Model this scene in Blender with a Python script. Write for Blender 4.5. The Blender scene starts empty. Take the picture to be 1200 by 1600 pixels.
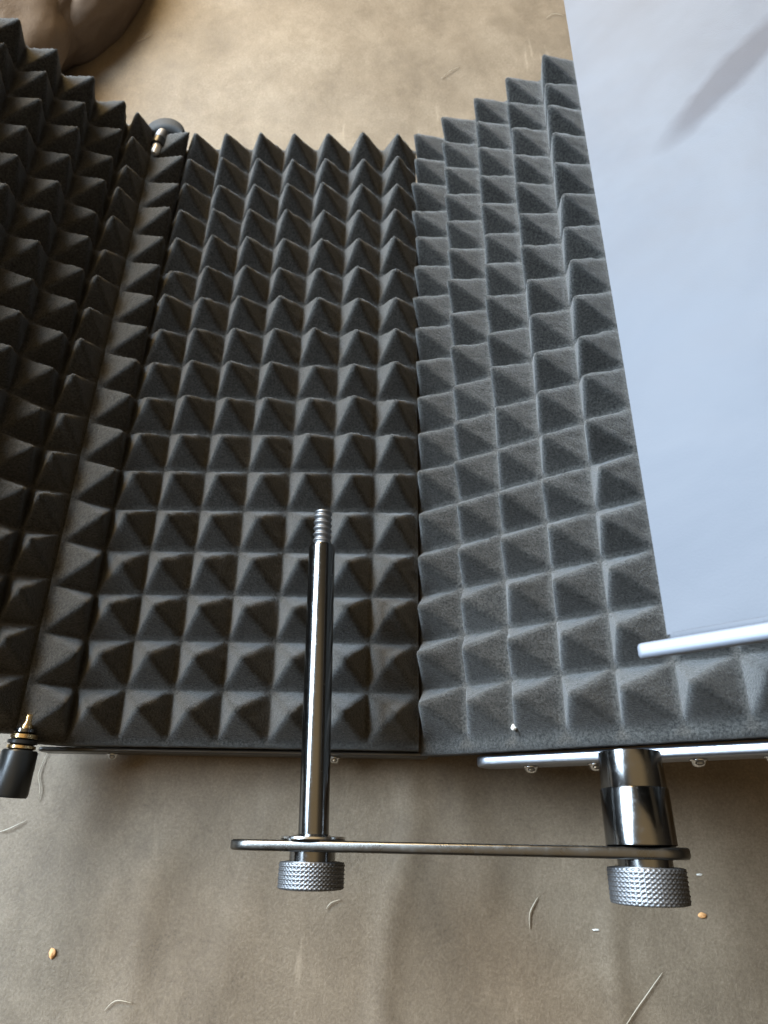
import bpy, bmesh, math, random
from mathutils import Vector, Matrix, noise
S = 0.02            # one foam pyramid pitch in metres; all plain coordinates below are in pitches
R = math.radians
scene = bpy.context.scene
C = scene.collection

# ------------------------------------------------------------------ camera, world, lights
cam = bpy.data.cameras.new('camera'); co = bpy.data.objects.new('camera', cam); C.objects.link(co)
rot = Matrix(((0.999828, -0.010580, 0.015228), (0.016059, 0.904622, -0.425912), (-0.009270, 0.426083, 0.904637)))
co.matrix_world = Matrix.Translation(Vector((7.505, -1.6264, 14.3248)) * S) @ rot.to_4x4()
cam.sensor_fit = 'VERTICAL'; cam.sensor_height = 36; cam.sensor_width = 27
cam.lens = 1073.53 / 1600 * 36
cam.clip_start = 0.005; cam.clip_end = 30
cam.dof.use_dof = True; cam.dof.focus_distance = 12.2 * S; cam.dof.aperture_fstop = 20
scene.camera = co

w = bpy.data.worlds.new('World'); scene.world = w; w.use_nodes = True
nt = w.node_tree; bg = nt.nodes['Background']
tc = nt.nodes.new('ShaderNodeTexCoord'); sp = nt.nodes.new('ShaderNodeSeparateXYZ'); rp = nt.nodes.new('ShaderNodeValToRGB')
nt.links.new(tc.outputs['Generated'], sp.inputs[0]); nt.links.new(sp.outputs['Z'], rp.inputs[0]); nt.links.new(rp.outputs[0], bg.inputs[0])
rp.color_ramp.elements[0].position = 0.0; rp.color_ramp.elements[0].color = (0.05, 0.04, 0.03, 1)
rp.color_ramp.elements[1].position = 0.95; rp.color_ramp.elements[1].color = (1.5, 1.1, 0.6, 1)
e = rp.color_ramp.elements.new(0.35); e.color = (0.12, 0.10, 0.08, 1)
e = rp.color_ramp.elements.new(0.78); e.color = (0.40, 0.32, 0.21, 1)
bg.inputs[1].default_value = 0.42

def area(name, d, dist, sx, sy, power, col, target=(6, 7, 0)):
    l = bpy.data.lights.new(name, 'AREA'); l.shape = 'RECTANGLE'; l.size = sx; l.size_y = sy; l.energy = power; l.color = col
    o = bpy.data.objects.new(name, l); C.objects.link(o)
    d = Vector(d).normalized(); o.location = Vector(target) * S + d * dist
    o.rotation_euler = d.to_track_quat('Z', 'Y').to_euler(); return o
win = area('window_light', (-0.77, 0.43, 0.57), 1.3, 1.15, 0.75, 21.5, (0.65, 0.82, 1.0), (11, 0, 0)); win.data.spread = R(75)
area('ceiling_lamp', (-0.36, 0.76, 0.54), 1.3, 0.5, 0.4, 18, (1.0, 0.71, 0.34), (4, 20, 0))

scene.view_settings.view_transform = 'Standard'; scene.view_settings.look = 'None'
scene.view_settings.gamma = 1; scene.view_settings.exposure = 0
scene.render.engine = 'CYCLES'

# ------------------------------------------------------------------ materials
def mat(name):
    m = bpy.data.materials.new(name); m.use_nodes = True
    return m, m.node_tree, m.node_tree.nodes['Principled BSDF']
def N(nt, t, **k):
    n = nt.nodes.new(t)
    for a, b in k.items():
        if a[0] == '_': setattr(n, a[1:], b)
        else: n.inputs[a].default_value = b
    return n
def ramp(nt, stops):
    r = nt.nodes.new('ShaderNodeValToRGB'); el = r.color_ramp.elements
    while len(el) < len(stops): el.new(0.5)
    for q, (p, c) in zip(el, stops): q.position = p; q.color = (*c, 1)
    return r
def coords(nt, scale=(1, 1, 1), rz=0):
    t = nt.nodes.new('ShaderNodeTexCoord'); mp = nt.nodes.new('ShaderNodeMapping')
    nt.links.new(t.outputs['Object'], mp.inputs[0]); mp.inputs['Scale'].default_value = scale; mp.inputs['Rotation'].default_value = (0, 0, rz)
    return mp.outputs[0]
def nz(nt, vec, scale, detail=4, rough=0.6, dist=0):
    n = N(nt, 'ShaderNodeTexNoise', Scale=scale, Detail=detail, Roughness=rough, Distortion=dist); nt.links.new(vec, n.inputs['Vector']); return n

def foam_material(name, lo, hi):
    m, nt, b = mat(name); v = coords(nt)
    n1 = nz(nt, v, 1100, 3, 0.75); n2 = nz(nt, v, 60, 3)
    r = ramp(nt, [(0.3, lo), (0.72, hi)]); nt.links.new(n1.outputs[0], r.inputs[0])
    mx = N(nt, 'ShaderNodeMix', _data_type='RGBA', _blend_type='MULTIPLY'); mx.inputs[0].default_value = 0.5
    r2 = ramp(nt, [(0.3, (0.72, 0.72, 0.72)), (0.7, (1.1, 1.08, 1.05))]); nt.links.new(n2.outputs[0], r2.inputs[0])
    nt.links.new(r.outputs[0], mx.inputs[6]); nt.links.new(r2.outputs[0], mx.inputs[7]); nt.links.new(mx.outputs[2], b.inputs['Base Color'])
    b.inputs['Roughness'].default_value = 0.95; b.inputs['Specular IOR Level'].default_value = 0.15
    b.inputs['Sheen Weight'].default_value = 0.25; b.inputs['Sheen Roughness'].default_value = 0.5
    n3 = nz(nt, v, 1000, 4, 0.8)
    bp = N(nt, 'ShaderNodeBump', Strength=0.9, Distance=0.0009); nt.links.new(n3.outputs[0], bp.inputs['Height']); nt.links.new(bp.outputs[0], b.inputs['Normal'])
    return m
foam = foam_material('charcoal_foam', (0.011, 0.0107, 0.0098), (0.104, 0.098, 0.088))

def metal(name, col, rough, bump=0, smear=0.0, metallic=1.0):
    m, nt, b = mat(name); v = coords(nt)
    b.inputs['Base Color'].default_value = (*col, 1); b.inputs['Metallic'].default_value = metallic
    n = nz(nt, v, 90, 5, 0.65); r = N(nt, 'ShaderNodeMapRange'); r.inputs['To Min'].default_value = rough * (1 - smear); r.inputs['To Max'].default_value = rough * (1 + smear)
    nt.links.new(n.outputs[0], r.inputs[0]); nt.links.new(r.outputs[0], b.inputs['Roughness'])
    if metallic == 1.0:   # fingerprints and dust: patchy roughness over fine scratches
        sc = nz(nt, v, 420, 6, 0.8); cr = ramp(nt, [(0.52, (0, 0, 0)), (0.72, (1, 1, 1))]); nt.links.new(sc.outputs[0], cr.inputs[0])
        ad = N(nt, 'ShaderNodeMath', _operation='MULTIPLY_ADD'); ad.inputs[1].default_value = 0.14; nt.links.new(cr.outputs[0], ad.inputs[0]); nt.links.new(r.outputs[0], ad.inputs[2]); nt.links.new(ad.outputs[0], b.inputs['Roughness'])
    if bump:
        n3 = nz(nt, v, 1800, 3, 0.6); bp = N(nt, 'ShaderNodeBump', Strength=bump, Distance=0.0002)
        nt.links.new(n3.outputs[0], bp.inputs['Height']); nt.links.new(bp.outputs[0], b.inputs['Normal'])
    return m
black_chrome = metal('black_chrome', (0.20, 0.198, 0.195), 0.16, 0, 0.3)
black_paint = metal('black_gloss_paint', (0.03, 0.03, 0.032), 0.3, 0.05, 0.3, 0.0)
black_rail = metal('black_satin_rail', (0.10, 0.095, 0.09), 0.35, 0.1, 0.3, 0.7)
steel = metal('knurled_steel', (0.23, 0.23, 0.235), 0.5, 0.1, 0.3)
bright_steel = metal('bright_steel', (0.75, 0.74, 0.72), 0.18, 0, 0.3)
brass = metal('brass', (0.85, 0.62, 0.32), 0.25, 0, 0.3)
rubber = metal('black_plastic_cap', (0.018, 0.02, 0.021), 0.33, 0.1, 0.3, 0.0)

def sheet_material():
    m, nt, b = mat('satin_metal_sheet'); v = coords(nt)
    n = nz(nt, v, 14, 4, 0.55, 0.6)
    r = ramp(nt, [(0.3, (0.062, 0.066, 0.078)), (0.7, (0.092, 0.096, 0.108))]); nt.links.new(n.outputs[0], r.inputs[0])
    # soft-edged darker diagonal patch in the sheet's base colour
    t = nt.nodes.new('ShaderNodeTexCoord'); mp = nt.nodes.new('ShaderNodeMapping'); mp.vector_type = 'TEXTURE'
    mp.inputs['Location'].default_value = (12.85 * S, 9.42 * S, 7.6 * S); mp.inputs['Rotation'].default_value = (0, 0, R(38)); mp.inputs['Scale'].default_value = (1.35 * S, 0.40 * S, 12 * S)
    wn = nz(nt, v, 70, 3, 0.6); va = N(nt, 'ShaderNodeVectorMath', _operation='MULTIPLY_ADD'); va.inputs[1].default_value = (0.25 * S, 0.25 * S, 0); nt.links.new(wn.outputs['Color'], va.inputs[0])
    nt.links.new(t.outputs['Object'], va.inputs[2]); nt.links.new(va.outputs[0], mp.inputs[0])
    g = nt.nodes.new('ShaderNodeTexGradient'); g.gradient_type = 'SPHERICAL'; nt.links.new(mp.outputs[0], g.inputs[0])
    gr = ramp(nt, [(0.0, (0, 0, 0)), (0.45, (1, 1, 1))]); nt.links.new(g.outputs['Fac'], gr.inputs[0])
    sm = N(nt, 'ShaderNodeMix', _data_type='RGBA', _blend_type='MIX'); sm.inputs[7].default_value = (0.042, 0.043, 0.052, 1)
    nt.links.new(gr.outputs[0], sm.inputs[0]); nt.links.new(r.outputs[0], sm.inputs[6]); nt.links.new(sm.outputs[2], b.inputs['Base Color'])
    b.inputs['Metallic'].default_value = 0.15
    r2 = N(nt, 'ShaderNodeMapRange'); r2.inputs['To Min'].default_value = 0.5; r2.inputs['To Max'].default_value = 0.6; b.inputs['Specular IOR Level'].default_value = 0.30
    nt.links.new(n.outputs[0], r2.inputs[0]); nt.links.new(r2.outputs[0], b.inputs['Roughness'])
    n3 = nz(nt, v, 1500, 2, 0.6); bp = N(nt, 'ShaderNodeBump', Strength=0.2, Distance=0.0002)
    n5 = nz(nt, v, 22, 3, 0.5); bp3 = N(nt, 'ShaderNodeBump', Strength=0.35, Distance=0.004)
    nt.links.new(n5.outputs[0], bp3.inputs['Height']); nt.links.new(bp3.outputs[0], bp.inputs['Normal'])
    nt.links.new(n3.outputs[0], bp.inputs['Height']); nt.links.new(bp.outputs[0], b.inputs['Normal'])
    return m
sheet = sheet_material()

def leather_material(name, a, bcol, c, seed=0):
    m, nt, b = mat(name); L = nt.links
    v = coords(nt); vs = coords(nt, (1, 0.7, 1), 0.9)
    n1 = nz(nt, v, 11 + seed, 6, 0.62, 0.3); n2 = nz(nt, vs, 60, 6, 0.7, 0.2); n3 = nz(nt, v, 950, 4, 0.8)
    r = ramp(nt, [(0.28, a), (0.5, bcol), (0.74, c)])
    ad = N(nt, 'ShaderNodeMix', _data_type='FLOAT'); ad.inputs[0].default_value = 0.55
    L.new(n1.outputs[0], ad.inputs[2]); L.new(n2.outputs[0], ad.inputs[3])
    ad2 = N(nt, 'ShaderNodeMix', _data_type='FLOAT'); ad2.inputs[0].default_value = 0.45
    L.new(ad.outputs[0], ad2.inputs[2]); L.new(n3.outputs[0], ad2.inputs[3]); L.new(ad2.outputs[0], r.inputs[0])
    # pale rubbed scuffs
    sv = coords(nt, (1, 0.16, 1), -0.55); n4 = nz(nt, sv, 110, 4, 0.6, 0.3)
    r4 = ramp(nt, [(0.66, (0, 0, 0)), (0.78, (1, 1, 1))]); L.new(n4.outputs[0], r4.inputs[0])
    mx = N(nt, 'ShaderNodeMix', _data_type='RGBA', _blend_type='MIX'); L.new(r.outputs[0], mx.inputs[6])
    mx.inputs[7].default_value = (c[0] * 1.35, c[1] * 1.35, c[2] * 1.35, 1)
    mu = N(nt, 'ShaderNodeMath', _operation='MULTIPLY'); mu.inputs[1].default_value = 0.4; L.new(r4.outputs[0], mu.inputs[0]); L.new(mu.outputs[0], mx.inputs[0])
    L.new(mx.outputs[2], b.inputs['Base Color'])
    b.inputs['Roughness'].default_value = 0.62; b.inputs['Specular IOR Level'].default_value = 0.4
    bp = N(nt, 'ShaderNodeBump', Strength=0.5, Distance=0.0005); L.new(n3.outputs[0], bp.inputs['Height'])
    bp2 = N(nt, 'ShaderNodeBump', Strength=0.10, Distance=0.004); L.new(n2.outputs[0], bp2.inputs['Height']); L.new(bp.outputs[0], bp2.inputs['Normal'])
    L.new(bp2.outputs[0], b.inputs['Normal'])
    return m
leather = leather_material('worn_brown_leather', (0.075, 0.054, 0.034), (0.19, 0.143, 0.095), (0.34, 0.27, 0.19))
leather2 = leather_material('brown_leather_cushion', (0.12, 0.085, 0.06), (0.18, 0.13, 0.095), (0.26, 0.20, 0.145), 3)
hair_m, _, hb = mat('pale_hair'); hb.inputs['Base Color'].default_value = (0.46, 0.39, 0.29, 1); hb.inputs['Roughness'].default_value = 0.4
crumb_m, _, hb = mat('orange_crumb'); hb.inputs['Base Color'].default_value = (0.75, 0.38, 0.15, 1); hb.inputs['Roughness'].default_value = 0.7
lint_m, _, hb = mat('white_lint'); hb.inputs['Base Color'].default_value = (0.75, 0.72, 0.65, 1); hb.inputs['Roughness'].default_value = 0.8

# ------------------------------------------------------------------ helpers
def link(name, bm, m, parent=None, smooth=True):
    me = bpy.data.meshes.new(name); bmesh.ops.recalc_face_normals(bm, faces=bm.faces[:]) if len(bm.faces) < 4000 else None
    bm.to_mesh(me); bm.free(); me.materials.append(m)
    for p in me.polygons: p.use_smooth = smooth
    o = bpy.data.objects.new(name, me); C.objects.link(o)
    if parent:
        o.parent = parent
        if parent.type == 'EMPTY': o.location = -parent.location
    return o
def tag(o, label=None, cat=None, group=None, kind=None):
    for k, v in (('label', label), ('category', cat), ('group', group), ('kind', kind)):
        if v: o[k] = v
    return o
def sharp(o, ang=35):
    me = o.data; bm = bmesh.new(); bm.from_mesh(me)
    for ed in bm.edges:
        if len(ed.link_faces) == 2 and ed.calc_face_angle(0) > R(ang): ed.smooth = False
    bm.to_mesh(me); bm.free(); return o
def V(*a): return Vector(a) * S
def lathe(bm, origin, axis, prof, seg=48, rad=None, cap=True):
    """prof: list of (distance along axis, radius); rad(theta, d, r) may displace."""
    axis = Vector(axis).normalized(); u = axis.orthogonal().normalized(); v = axis.cross(u); o = Vector(origin)
    rings = []
    for d, r in prof:
        ring = []
        for k in range(seg):
            t = 2 * math.pi * k / seg; rr = rad(t, d, r) if rad else r
            ring.append(bm.verts.new((o + axis * d + (u * math.cos(t) + v * math.sin(t)) * rr) * S))
        rings.append(ring)
    for a, b in zip(rings, rings[1:]):
        for k in range(seg): bm.faces.new((a[k], a[(k + 1) % seg], b[(k + 1) % seg], b[k]))
    if cap: bm.faces.new(rings[0]); bm.faces.new(rings[-1])
def plate(bm, f, outline, t0, t1, bev=0.02):
    """prism: outline in (a, b), thickness along c; f maps (a, b, c) to a point"""
    n = len(outline); cx = sum(p[0] for p in outline) / n; cy = sum(p[1] for p in outline) / n
    def inset(k):
        out = []
        for i in range(n):
            p0, p1, p2 = Vector(outline[i - 1]), Vector(outline[i]), Vector(outline[(i + 1) % n])
            e1 = (p1 - p0).normalized(); e2 = (p2 - p1).normalized(); nn = Vector((-(e1.y + e2.y), e1.x + e2.x))
            nn = nn.normalized() if nn.length > 1e-6 else Vector((0, 0)); out.append(p1 + nn * k)
        return out
    area_ = sum(outline[i][0] * outline[(i + 1) % n][1] - outline[(i + 1) % n][0] * outline[i][1] for i in range(n))
    s = 1 if area_ > 0 else -1
    rings = [(inset(s * bev), t0), (inset(s * bev * .3), t0 + bev * .3), (outline, t0 + bev), (outline, t1 - bev), (inset(s * bev * .3), t1 - bev * .3), (inset(s * bev), t1)]
    rv = [[bm.verts.new(Vector(f(p[0], p[1], c)) * S) for p in ring] for ring, c in rings]
    for a, b in zip(rv, rv[1:]):
        for k in range(n): bm.faces.new((a[k], a[(k + 1) % n], b[(k + 1) % n], b[k]))
    bm.faces.new(rv[0]); bm.faces.new(rv[-1])
def rrect(x0, x1, y0, y1, r, seg=6):
    pts = []
    for cx, cy, a0 in ((x1 - r, y1 - r, 0), (x0 + r, y1 - r, 90), (x0 + r, y0 + r, 180), (x1 - r, y0 + r, 270)):
        for k in range(seg + 1):
            a = R(a0 + 90 * k / seg); pts.append((cx + r * math.cos(a), cy + r * math.sin(a)))
    return pts
def tube(bm, pts, rad, seg=6):
    pts = [Vector(p) for p in pts]; rings = []
    for i, p in enumerate(pts):
        t = (pts[min(i + 1, len(pts) - 1)] - pts[max(i - 1, 0)]).normalized(); u = t.cross(Vector((0, 0, 1))).normalized(); v = t.cross(u)
        r = rad * (1 - 0.7 * abs(2 * i / (len(pts) - 1) - 1) ** 3)
        rings.append([bm.verts.new((p + (u * math.cos(2 * math.pi * k / seg) + v * math.sin(2 * math.pi * k / seg)) * r) * S) for k in range(seg)])
    for a, b in zip(rings, rings[1:]):
        for k in range(seg): bm.faces.new((a[k], a[(k + 1) % seg], b[(k + 1) % seg], b[k]))
    bm.faces.new(rings[0]); bm.faces.new(rings[-1])
def fbm(x, y, z, sc): return noise.noise(Vector((x * sc, y * sc, z * sc)))

# ------------------------------------------------------------------ leather seat and cushions
ZL = -1.1
creases = [  # x0,y0,x1,y1,width,height
    (7.9, -0.6, 7.3, -5.5, 0.30, 0.06), (8.9, -0.8, 9.4, -2.6, 0.35, 0.06), (11.9, -2.9, 11.9, -6, 0.22, 0.05), (5.2, -0.9, 4.4, -4.2, 0.4, 0.03),
    (2.9, -2.0, 2.5, -5, 0.35, 0.04), (12.4, -1.1, 16, -1.9, 0.14, 0.04), (12.7, -1.5, 16, -2.4, 0.12, 0.03),
    (6, 19, 11, 26, 0.9, 0.04)]
def seat_z(x, y):
    z = ZL + 0.16 * fbm(x, y, 0, 0.16) + 0.05 * fbm(x, y, 5, 0.55) - 0.08
    for x0, y0, x1, y1, wd, h in creases:
        d = Vector((x1 - x0, y1 - y0)); q = Vector((x - x0, y - y0)); t = q.dot(d) / d.length_squared
        if -0.3 < t < 1.3:
            off = q - d * t; f = min(1, max(0, min(t + 0.3, 1.3 - t) / 0.3)); wob = 0.25 * fbm(x, y, 3, 0.5)
            z += h * f * math.exp(-((off.length * (1 if off.x > 0 else -1) + wob) / wd) ** 2)
    return z
def axis_pts(lo, a, b, hi, st):
    p = [a + st * i for i in range(int((b - a) / st) + 1)]
    k = st
    while p[-1] < hi: k *= 1.25; p.append(p[-1] + k)
    k = st; q = []
    x = a
    while x > lo: k *= 1.25; x -= k; q.append(x)
    return q[::-1] + p
bm = bmesh.new(); xs = axis_pts(-75, -6, 19, 90, 0.14); ys = axis_pts(-60, -6.5, 29, 110, 0.14)
gv = [[bm.verts.new((x * S, y * S, seat_z(x, y) * S)) for x in xs] for y in ys]
for j in range(len(ys) - 1):
    for i in range(len(xs) - 1): bm.faces.new((gv[j][i], gv[j][i + 1], gv[j + 1][i + 1], gv[j + 1][i]))
o = link('leather_seat', bm, leather); tag(o, 'worn brown leather seat that the foam shield lies on', 'sofa seat', kind='structure')

def cushion(name, c, r, rz, label, seed, pw=2.6, wr=0.05):
    bm = bmesh.new(); nu, nv = 200, 110; rows = []
    for j in range(nv + 1):
        ph = -math.pi / 2 + math.pi * j / nv; row = []
        for i in range(nu):
            th = 2 * math.pi * i / nu
            def sp_(v, p): return math.copysign(abs(v) ** p, v)
            e = 2 / pw
            x = sp_(math.cos(ph), 0.8) * sp_(math.cos(th), e); y = sp_(math.cos(ph), 0.8) * sp_(math.sin(th), e); z = sp_(math.sin(ph), 0.8)
            k = 1 + wr * fbm(x, y, z + seed, 1.3) + wr * 0.35 * fbm(x, y, z + seed, 4) - 0.008 * abs(fbm(x, y * 0.5, z + seed, 6)) ** 0.6 - 0.006 * abs(fbm(x * .5, y, z + seed, 9)) ** 0.6
            p = Vector((x * r[0] * k, y * r[1] * k, z * r[2] * k)); p.rotate(Matrix.Rotation(rz, 3, 'Z'))
            row.append(bm.verts.new((Vector(c) + p) * S))
        rows.append(row)
    for a, b in zip(rows, rows[1:]):
        for i in range(nu): bm.faces.new((a[i], a[(i + 1) % nu], b[(i + 1) % nu], b[i]))
    bmesh.ops.remove_doubles(bm, verts=bm.verts[:], dist=1e-6)
    return tag(link(name, bm, leather2), label, 'cushion', 'brown cushions at the sofa end')
cushion('sofa_cushion', (-11.4, 24.3, 0.2), (7.2, 8.0, 2.5), 0.25, 'large brown leather cushion nearest the left edge, behind the left foam wing', 1)
cushion('sofa_cushion', (-7.9, 28.6, -0.2), (4.3, 7.8, 1.9), 0.12, 'narrow reddish brown leather cushion squeezed beside the larger one', 7)
cushion('sofa_cushion', (-5.4, 30.6, -0.5), (3.1, 7.7, 1.8), 0.05, 'dark brown cushion end by the deep seam at the top', 12)

# ------------------------------------------------------------------ the shield
root = bpy.data.objects.new('isolation_shield', None); C.objects.link(root); root.location = V(4, 8, ZL); root.empty_display_size = 0.05
tag(root, 'folding microphone isolation shield lined with charcoal pyramid foam, lying open on brown leather', 'microphone shield')

H = 1.0; PY = 1.0184; Y0 = 0.0189; ROWS = 17
def chain_point(x0, z0, sg, segs, u):
    X = Vector((x0, z0)); a = segs[0][1]; tot = 0; ang = a
    rem = u
    for L, a in segs:
        st = min(rem, L); X = X + Vector((sg * math.cos(a), math.sin(a))) * st; rem -= st; ang = a
        if rem <= 1e-9: break
    # smooth the normal's angle near the joints
    acc = 0; a_s = segs[0][1]; prev = segs[0][1]
    for k in range(len(segs) - 1):
        acc += segs[k][0]; t = (u - acc) / 0.24 * 0.5 + 0.5; t = min(1, max(0, t)); a_s += (segs[k + 1][1] - segs[k][1]) * t * t * (3 - 2 * t)
    return X, a_s
def foam_panel(name, frame, cols, yoff, seed, lean=None, ledge=0.12, label=None, base=0.5, K=14, edge=(0.04, 0.04)):
    """frame(u) -> (point xz, normal xz); u counts cells"""
    rnd = random.Random(seed)
    apx = {(i, j): (rnd.gauss(0, 0.03), rnd.gauss(0, 0.024), 1 + rnd.gauss(0, 0.035) - (0.16 if rnd.random() < 0.03 else 0)) for i in range(cols) for j in range(ROWS)}
    bm = bmesh.new()
    us = [-edge[0]] + [i + k / K for i in range(cols) for k in range(K)] + [cols, cols + edge[1]]
    vs = [-ledge / PY, -ledge / 2 / PY] + [j + k / K for j in range(ROWS) for k in range(K)] + [ROWS, ROWS + 0.03]
    def tri(t, c):   # 0 at the cell border, 1 at the apex
        return t / c if t < c else (1 - t) / (1 - c)
    def height(u, v):
        if u <= 0 or u >= cols or v <= 0 or v >= ROWS: return 0, 0
        i = min(cols - 1, int(u)); j = min(ROWS - 1, int(v)); dx, dy, hh = apx[(i, j)]
        ln = lean(i, j) if lean else 0
        a = tri(u - i, 0.5 + dx); b = tri(v - j, 0.5 + dy)
        m_ = 0.03; h = 0.5 * (a + b - math.sqrt((a - b) ** 2 + m_ * m_)) ; h = max(0, h)     # soft ridges
        h = h ** 1.03; h = h - 0.03 * h ** 10                                             # blunt tip
        h = (math.sqrt(h * h + 0.0006) - 0.0245)                                              # soft valley
        return h * hh * H * (0.88 + 0.0105 * v), h * ln
    grid = []
    for v in vs:
        row = []
        for u in us:
            P_, n_ = frame(min(max(u, -edge[0]), cols + edge[1])); h, ln = height(u, v)
            y = Y0 + v * PY + yoff if v > 0 else Y0 + v * PY + yoff
            q = Vector((P_.x, y, P_.y))
            g = 0.022 * noise.noise(Vector((q.x * 7 + seed, q.y * 7, q.z * 7))) + 0.012 * noise.noise(Vector((q.x * 19, q.y * 19 + seed, q.z * 19)))
            h += g; t_ = Vector((n_.y, -n_.x))
            X = P_ + n_ * h + t_ * (ln + g * .5)
            row.append(bm.verts.new(V(X.x, y + g * 0.6, X.y)))
        grid.append(row)
    nj, ni = len(vs), len(us)
    for j in range(nj - 1):
        for i in range(ni - 1): bm.faces.new((grid[j][i], grid[j][i + 1], grid[j + 1][i + 1], grid[j + 1][i]))
    # sides and back
    def low(u, y):
        P_, n_ = frame(u); X = P_ - n_ * base; return bm.verts.new(V(X.x, y, X.y))
    yl = Y0 - ledge + yoff; yh = Y0 + (ROWS + 0.03) * PY + yoff
    lo = [low(u, yl) for u in us]; hi = [low(u, yh) for u in us]
    for i in range(ni - 1):
        bm.faces.new((lo[i], lo[i + 1], grid[0][i + 1], grid[0][i])); bm.faces.new((grid[-1][i], grid[-1][i + 1], hi[i + 1], hi[i])); bm.faces.new((hi[i], hi[i + 1], lo[i + 1], lo[i]))
    for k in (0, -1):
        loop = [r_[k] for r_ in grid]
        bm.faces.new([lo[k]] + loop + [hi[k]])
    bmesh.ops.recalc_face_normals(bm, faces=bm.faces[:])
    o = link(name, bm, foam, root)
    if label: o['label'] = label
    return o

# centre: column 0 bends up to the left hinge
A0, AL, AL2, AR0, AR = 0.66, 0.319, 0.855, 0.582, 0.609
def fr_center(u):
    if u >= 1.12: return Vector((u, 0)), Vector((0, 1))
    r_ = 1 - u
    a = A0 * min(1, max(0, (1.12 - u) / 0.24)) if u > 0.88 else A0
    if u > 1: return Vector((u, 0)), Vector((math.sin(a), math.cos(a)))
    r_ *= 0.90
    return Vector((1 - r_ * math.cos(A0), r_ * math.sin(A0))), Vector((math.sin(a), math.cos(a)))
foam_panel('foam_panel', fr_center, 8, 0, 3, lambda i, j: {0: 0.06 + 0.008 * j, 1: 0.22 - 0.010 * j, 2: 0.12 - 0.008 * j, 3: 0.06 - 0.006 * j}.get(i, -0.002 * j), 0.10, 'middle foam panel, its left column bent up towards the hinge', 0.45)
zx, zz = 0.196, 0.595
def fr_left(cols):
    x0 = 0.16; z0 = 0.47
    def f(u):
        r_ = cols - u
        r_ = r_ * 0.8 if r_ < 1 else r_ - 0.2
        X, a = chain_point(x0, z0, -1, [(0.8, AL), (99, AL2)], r_)
        return X, Vector((math.sin(a), math.cos(a)))
    return f
NL = 14  # unseen outer columns added so the wing blocks window light on the left
foam_panel('foam_panel', fr_left(NL), NL, 0.169, 5, None, 0.10, 'left foam wing rising in shade', 0.45)
def fr_right(u):
    X, a = chain_point(8.127, -0.161, 1, [(1.0, AR0), (99, AR)], max(u, -0.05))
    if u < 0: X = Vector((8.127 + u * math.cos(AR0), -0.161 + u * math.sin(AR0)))
    return X, Vector((-math.sin(a), math.cos(a)))
NR = 12
foam_panel('foam_panel', fr_right, NR, 0.093, 8, lambda i, j: -0.10, 0.27, 'right foam wing rising under the pale metal sheet', 0.45)
# outer wing folded back over the right one: its foam faces down, its metal back faces up
OX, OZ, OA, OY = 10.93, 5.86, R(42), 0.70
def fr_outer(u):   # seen from the foam side
    d = Vector((math.cos(OA), math.sin(OA))); nn = Vector((math.sin(OA), -math.cos(OA)))
    return Vector((OX, OZ)) + d * (0.45 + u) + nn * 0.62, nn
foam_panel('foam_panel', fr_outer, 8, OY + 0.1, 11, None, 0.05, 'foam of the folded outer wing, facing down', 0.45, K=6)

# ---- metal backs
def slab(name, f, m, outline, t0, t1, bev=0.02, parent=root, label=None):
    bm = bmesh.new(); plate(bm, f, outline, t0, t1, bev); o = sharp(link(name, bm, m, parent), 50)
    if label: o['label'] = label
    return o
def loc_frame(fr, sgn=1):      # maps (u, y, n) with n along the panel normal
    def f(u, y, n): P_, n_ = fr(u); X = P_ + n_ * n; return (X.x, y, X.y)
    return f
fc = lambda u, y, n: (u, y, n)
slab('back_plate', fc, black_rail, rrect(0.5, 8.0, -0.05, 17.5, 0.2), -0.53, -0.455)
dR = Vector((math.cos(AR), math.sin(AR))); nR = Vector((-math.sin(AR), math.cos(AR))); oR = Vector((8.127, -0.161))
fR = lambda u, y, n: (oR.x + dR.x * u + nR.x * n, y, oR.y + dR.y * u + nR.y * n)
slab('back_plate', fR, black_rail, rrect(0.1, NR + 0.2, -0.15, 17.6, 0.2), -0.53, -0.455)
frl = fr_left(NL); pL, nL = frl(NL - 1.3); dL = Vector((nL.y, -nL.x)) * -1
fL = lambda u, y, n: (pL.x + dL.x * u + nL.x * n, y, pL.y + dL.y * u + nL.y * n)
slab('back_plate', fL, black_rail, rrect(-0.1, NL - 1.1, -0.0, 17.7, 0.2), -0.53, -0.455)
dO = Vector((math.cos(OA), math.sin(OA))); nO = Vector((-math.sin(OA), math.cos(OA)))
fO = lambda u, y, n: (OX + dO.x * u + nO.x * n, y, OZ + dO.y * u + nO.y * n)
# the sheet is a little bowed
bm = bmesh.new(); nu, nv = 40, 60; top = []; bot = []
for j in range(nv + 1):
    y = OY + 17.5 * j / nv; a = []; b = []
    for i in range(nu + 1):
        u = 8.6 * i / nu; bow = 0.05 * noise.noise(Vector((u * 0.22, y * 0.13, 2))) + 0.012 * noise.noise(Vector((u * .8, y * .5, 9)))
        a.append(bm.verts.new(V(*fO(u, y, bow)))); b.append(bm.verts.new(V(*fO(u, y, bow - 0.07))))
    top.append(a); bot.append(b)
for j in range(nv):
    for i in range(nu):
        bm.faces.new((top[j][i], top[j][i + 1], top[j + 1][i + 1], top[j + 1][i])); bm.faces.new((bot[j][i], bot[j + 1][i], bot[j + 1][i + 1], bot[j][i + 1]))
for j in range(nv):
    for i in (0, nu): bm.faces.new((top[j][i], top[j + 1][i], bot[j + 1][i], bot[j][i]))
for i in range(nu):
    for j in (0, nv): bm.faces.new((top[j][i], top[j][i + 1], bot[j][i + 1], bot[j][i]))
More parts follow.
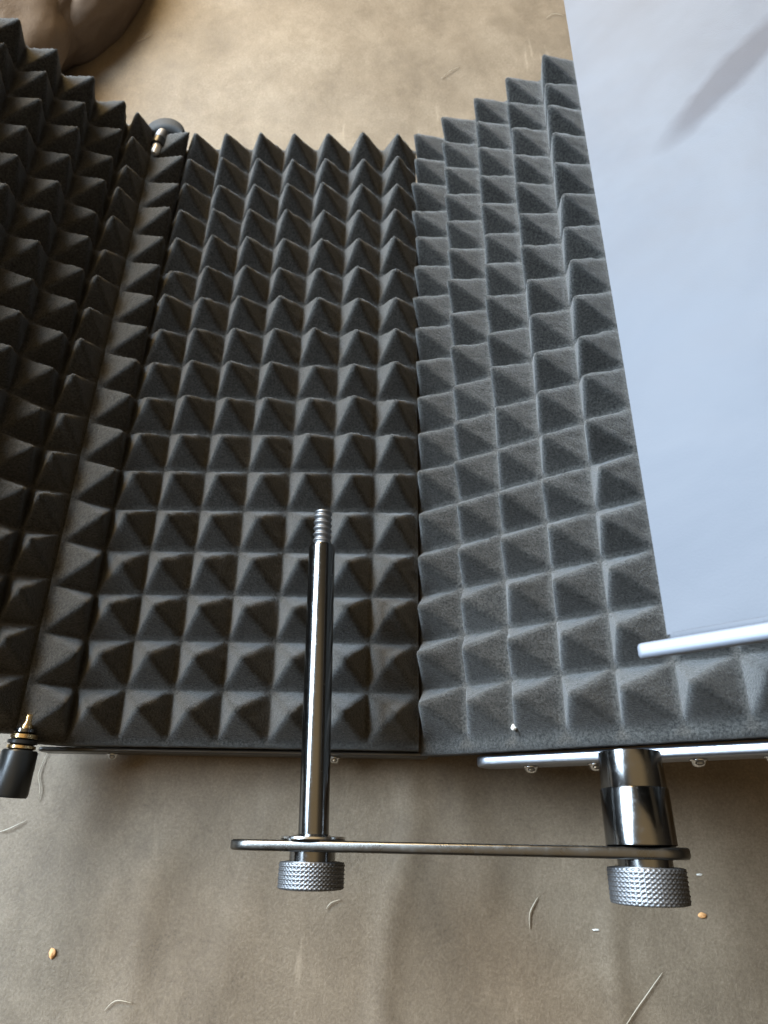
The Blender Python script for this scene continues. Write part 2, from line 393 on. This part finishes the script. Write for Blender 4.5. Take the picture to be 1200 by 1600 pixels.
o = sharp(link('back_plate', bm, sheet, root)); o['label'] = 'smooth pale blue-grey metal sheet of the folded outer wing'

# ---- bottom flanges: thin strips standing on edge below each plate (plane across y)
def flange(f, u0, u1, y0, y1, n0, n1, m, label=None, r=0.3):
    bm = bmesh.new()
    g = lambda a, b, c: f(a, c, b)      # outline in (u, n), thickness along y
    plate(bm, g, rrect(u0, u1, n0, n1, r, 8), y0, y1, min(0.05, (y1 - y0) * 0.35))
    o = sharp(link('bottom_flange', bm, m, root), 60)
    if label: o['label'] = label
    return o
F1 = flange(fc, 0.28, 8.25, -0.185, -0.095, -0.86, -0.30, black_rail, r=0.12)
F2 = flange(fR, 0.98, NR + 0.5, -0.40, -0.205, -0.95, -0.20, metal('grey_flange_metal', (0.36, 0.37, 0.40), 0.36, 0.1, 0.3), 'bright bevelled strip below the right wing')
F3 = flange(fO, -0.40, 9.0, OY - 0.25, OY - 0.05, -0.11, 0.06, metal('pale_lip_metal', (0.20, 0.215, 0.25), 0.5, 0.05, 0.2, 0.2), 'rounded pale strip along the foot of the metal sheet', 0.08)
F4 = flange(fL, 0.0, NL - 0.9, -0.13, -0.03, -0.86, -0.30, black_rail, r=0.12)
# folded lip joining sheet and strip
bm = bmesh.new(); plate(bm, lambda a, b, c: fO(a, c, b), rrect(0.02, 8.6, -0.10, -0.005, 0.03, 3), OY - 0.06, OY + 0.03, 0.01); link('bend_lip', bm, sheet, root)

def screw(f, u, y, n, parent, r=0.10):
    bm = bmesh.new(); P_ = f(u, y, n)
    lathe(bm, P_, (0, -1, 0), [(0, r * 1.25), (0.025, r * 1.3), (0.035, r), (0.075, r * .93), (0.11, r * .7), (0.125, r * .35), (0.12, 0.01)], 20)
    return link('screw', bm, bright_steel, parent)
for u in (1.74, 6.32): screw(fc, u, -0.185, -0.62, F1)
for u in (2.05, 3.3, 5.03, 6.15, 8.0, 10.2): screw(fR, u, -0.40, -0.55, F2, 0.115)
# hinge links at the far right that carry the folded wing
p1 = Vector((fR(NR + .2, 0, 0)[0], fR(NR + .2, 0, 0)[2])); p2 = Vector((fO(8.6, 0, 0)[0], fO(8.6, 0, 0)[2]))
dd = (p2 - p1); ln = dd.length; dd.normalize(); n2 = Vector((-dd.y, dd.x))
fH = lambda u, y, n: (p1.x + dd.x * u + n2.x * n, y, p1.y + dd.y * u + n2.y * n)
for y in (0.45, 9, 17.3):
    bm = bmesh.new(); plate(bm, lambda a, b, c: fH(a, c, b), rrect(-0.5, ln + 0.4, -0.35, 0.35, 0.34, 8), y, y + 0.12, 0.03); sharp(link('hinge_link', bm, black_rail, root))

# ---- left hinge hardware
HX = 0.27
t = bmesh.new(); ax = Vector((-0.06, -1, -0.04))
def hk(name, m, prof, parent=root, seg=40, rad=None, org=(0.46, 0.40, 0.62)):
    bm = bmesh.new(); lathe(bm, org, ax, prof, seg, rad); return sharp(link(name, bm, m, parent), 40)
t.free()
pin = hk('hinge_pin', brass, [(0, 0.045), (0.02, 0.065), (0.14, 0.07), (0.18, 0.10), (0.24, 0.115), (0.26, 0.115), (0.62, 0.115)])
hk('ring', black_chrome, [(0.26, 0.13), (0.28, 0.20), (0.34, 0.21), (0.36, 0.15)], pin)
hk('ring', brass, [(0.36, 0.15), (0.38, 0.235), (0.45, 0.24), (0.47, 0.17)], pin)
hk('ring', rubber, [(0.47, 0.17), (0.49, 0.27), (0.55, 0.27), (0.57, 0.2)], pin)
hk('ring', brass, [(0.57, 0.2), (0.585, 0.255), (0.635, 0.26), (0.66, 0.2)], pin)
hk('hinge_cap', rubber, [(0.66, 0.20), (0.665, 0.29), (0.70, 0.32), (1.44, 0.335), (1.50, 0.315), (1.505, 0.2)], root, 48)['label'] = 'black cylindrical cap on the lower hinge pin'
# upper hinge: curved metal lug with a pin
bm = bmesh.new(); lug = []
pc = Vector((0.42, 17.15, 0.55))
for lay in (0, 0.10):
    pts = []
    for k in range(17):
        a = R(200 - 190 * k / 16); pts.append(Vector((pc.x + 0.62 * math.cos(a) + 0.12, pc.y + 0.52 * math.sin(a) + lay * 0, pc.z + 0.18 * math.sin(a) + lay)))
    inner = []
    for k in range(17):
        a = R(200 - 190 * k / 16); inner.append(Vector((pc.x + 0.40 * math.cos(a) + 0.14, pc.y + 0.22 * math.sin(a) - 0.03, pc.z - 0.12 + 0.1 * math.sin(a) + lay)))
    lug.append(([bm.verts.new(p * S) for p in pts], [bm.verts.new(p * S) for p in inner]))
(o0, i0), (o1, i1) = lug
for k in range(16):
    bm.faces.new((o0[k], o0[k + 1], i0[k + 1], i0[k])); bm.faces.new((o1[k], o1[k + 1], i1[k + 1], i1[k]))
    bm.faces.new((o0[k], o0[k + 1], o1[k + 1], o1[k])); bm.faces.new((i0[k], i0[k + 1], i1[k + 1], i1[k]))
for k in (0, 16): bm.faces.new((o0[k], o1[k], i1[k], i0[k]))
lm_ = metal('grey_hinge_metal', (0.035, 0.035, 0.034), 0.65, 0.1, 0.2, 0.0); lm_.node_tree.nodes['Principled BSDF'].inputs['Specular IOR Level'].default_value = 0.2
lugo = link('hinge_lug', bm, lm_, root); lugo['label'] = 'curved grey hinge lug at the top of the shield'
def hk2(name, m, prof, parent, org=(0.47, 17.3, 0.6)):
    bm = bmesh.new(); lathe(bm, org, (-0.12, -1, 0.05), prof, 32); return sharp(link(name, bm, m, parent), 40)
hk2('collar', steel, [(0, 0.12), (0.02, 0.17), (0.30, 0.20), (0.34, 0.18)], lugo)
hk2('cap', rubber, [(0.38, 0.2), (0.62, 0.2)], lugo)
hk2('pin_tip', metal('pale_pin', (0.95, 0.86, 0.74), 0.5), [(0.62, 0.12), (0.66, 0.13), (0.9, 0.11), (0.97, 0.06)], lugo)

# ---- mounting bracket
BL = Vector((6.205, 0, 1.60)); BR = Vector((11.36, 0, 2.60))
bd = (BR - BL); bl = bd.length; bd.normalize(); bn = Vector((-bd.z, 0, bd.x))
fB = lambda u, v, c: (BL.x + bd.x * u + bn.x * v, c, BL.z + bd.z * u + bn.z * v)
bm = bmesh.new(); plate(bm, fB, rrect(-1.42, bl + 0.66, -0.48, 0.48, 0.46, 10), -1.885, -1.72, 0.04)
bar = sharp(link('bracket_bar', bm, metal('worn_black_bar', (0.15, 0.145, 0.135), 0.3, 0.15, 0.5), root), 60); bar['label'] = 'flat black bar with rounded ends seen edge on'
pax = Vector((-0.027, 1, 0.0)).normalized()
bm = bmesh.new(); pr_ = 0.258; po = BL + Vector((0, -1.66, 0))
lathe(bm, po, pax, [(0, pr_), (5.20, pr_), (5.25, pr_ * .93), (5.26, 0.17)], 64)
pole = sharp(link('pole', bm, black_chrome, root), 40); pole['label'] = 'slim black chrome pole lying across the foam'
def thr(t, d, r):
    q = (d / 0.13 + t / (2 * math.pi)) % 1; return r + 0.022 * (abs(q * 2 - 1) * 2 - 1) * (1 if 5.32 < d < 5.98 else 0.0)
bm = bmesh.new(); lathe(bm, po, pax, [(5.26, 0.15)] + [(5.26 + 0.0125 * k, 0.165) for k in range(59)] + [(6.0, 0.165), (6.02, 0.12)], 48, thr)
link('thread', bm, steel, pole)
bm = bmesh.new(); lathe(bm, BL + Vector((0, -1.715, 0)), (0, 1, 0), [(0, 0.40), (0.0, 0.53), (0.02, 0.545), (0.05, 0.54), (0.06, 0.5), (0.065, 0.3), (0.09, 0.26)], 64)
sharp(link('washer', bm, bright_steel, root), 40)
def knob(c, r, L, top):
    c = Vector(c)
    bm = bmesh.new()
    NS = 260
    def kn(t, d, rr):
        if rr < r * 0.98: return rr
        a = (t * 46 / (2 * math.pi)); b = d / 0.062
        q1 = abs(((a + b) % 1) * 2 - 1); q2 = abs(((a - b) % 1) * 2 - 1)
        return rr - 0.022 * (1 - min(q1, q2) ** 0.8) + 0.005 * math.cos(b * 2 * math.pi * 1)
    pr = [(0, r * .8), (0.012, r * .965)] + [(0.02 + (L - 0.04) * k / 44, r) for k in range(45)] + [(L - 0.01, r * .96), (L, r * .88), (L + 0.005, r * .3)]
    lathe(bm, c + Vector((0, top, 0)), (0, -1, 0), pr, NS, kn)
    k_ = link('clamping_knob', bm, steel, root)
    bm = bmesh.new(); lathe(bm, c + Vector((0, -1.87, 0)), (0, -1, 0), [(0, r * .66), (0.01, r * .70), (-1.87 - top + 0.005, r * .70)], 64)
    sharp(link('neck', bm, black_chrome, k_), 40); return k_
knob(BL, 0.545, 0.41, -2.03)['label'] = 'knurled grey knob below the slim pole'
knob(BR, 0.575, 0.50, -1.99)['label'] = 'larger knurled grey knob below the short post'
# socket post between the bar and the right flange
bm = bmesh.new(); q0 = BR + Vector((-0.02, -1.715, 0)); ql = 1.36
lathe(bm, q0, (0.0, 1, -0.03), [(0, 0.50), (0.015, 0.525), (0.80, 0.52), (0.815, 0.51)], 72)
post = sharp(link('socket_post', bm, black_chrome, root), 40)
bm = bmesh.new(); lathe(bm, q0, (0.0, 1, -0.03), [(0.815, 0.495), (0.83, 0.50), (ql, 0.485)], 72); sharp(link('collar', bm, black_chrome, post), 40)

# ------------------------------------------------------------------ hairs, lint and crumbs
def hair(pts, label, r=0.012, group='stray hairs on the leather'):
    # smooth the control points
    P_ = [Vector((x, y)) for x, y in pts]; out = []
    n = len(P_)
    for k in range(17):
        t = k / 16 * (n - 1); i = min(n - 2, int(t)); f = t - i
        a, b, c, d = P_[max(i - 1, 0)], P_[i], P_[i + 1], P_[min(i + 2, n - 1)]
        q = 0.5 * ((2 * b) + (c - a) * f + (2 * a - 5 * b + 4 * c - d) * f * f + (3 * b - a - 3 * c + d) * f ** 3)
        out.append((q.x, q.y, seat_z(q.x, q.y) + 0.03 + 0.02 * math.sin(math.pi * k / 16)))
    bm = bmesh.new(); tube(bm, out, r * 0.75)
    return tag(link('hair', bm, hair_m), label, 'hair', group)
hair([(0.12, -0.10), (0.02, -0.55), (0.12, -0.85), (0.12, -1.10)], 'curved pale hair lying under the black hinge cap', 0.012)
hair([(-0.60, -1.70), (-0.35, -1.62), (-0.06, -1.47)], 'pale hair at the left edge of the leather', 0.014)
hair([(6.25, -2.95), (6.34, -2.84), (6.53, -2.78)], 'short hair right under the left knurled knob', 0.012)
hair([(10.22, -3.22), (10.24, -2.95), (10.42, -2.68)], 'pale hair on the leather left of the larger knurled knob', 0.016)
hair([(11.8, -4.75), (12.2, -4.35), (12.66, -3.88)], 'long pale hair near the bottom right corner', 0.013)
hair([(2.2, -4.66), (2.4, -4.5), (2.72, -4.53)], 'faint hooked hair near the bottom edge', 0.012)
hair([(-2.15, 24.75), (-1.9, 24.95), (-1.65, 25.25)], 'short pale hair beside the cushion seam at the top', 0.013)
hair([(9.0, 22.7), (9.3, 23.05), (9.7, 23.4)], 'pale hair on the leather above the foam', 0.013)
hair([(13.0, 26.2), (13.3, 26.45), (13.65, 26.35)], 'curled pale hair by the upper end of the metal sheet', 0.015)
def crumb(x, y, r, label, m, seed, z=None, grp='crumbs on the leather'):
    bm = bmesh.new(); bmesh.ops.create_icosphere(bm, subdivisions=3, radius=1)
    zz_ = seat_z(x, y) if z is None else z
    for v in bm.verts:
        k = 1 + 0.35 * noise.noise(v.co * 1.3 + Vector((seed, 0, 0))) + 0.12 * noise.noise(v.co * 4 + Vector((seed, 0, 0)))
        v.co = Vector((x + v.co.x * r[0] * k, y + v.co.y * r[1] * k, zz_ + r[2] * 0.6 + v.co.z * r[2] * k)) * S
    return tag(link('crumb', bm, m), label, 'crumb', grp)
crumb(1.02, -3.78, (0.065, 0.085, 0.03), 'orange crumb on the leather at lower left', crumb_m, 1)
crumb(13.56, -2.93, (0.075, 0.05, 0.03), 'orange crumb on the leather right of the larger knob', crumb_m, 4)
crumb(13.64, -2.23, (0.06, 0.022, 0.02), 'tiny flat pale crumb above the orange one at right', lint_m, 6)
crumb(11.50, -3.22, (0.06, 0.02, 0.02), 'tiny flat pale crumb below the larger knob', lint_m, 8)
P_ = fR(2.02, 0.2, 0.06)
tag(crumb(P_[0], 0.22, (0.05, 0.055, 0.045), 'white speck of lint stuck on the foam of the right wing', lint_m, 9, P_[2] + 0.05, None), cat='lint').name = 'lint_speck'
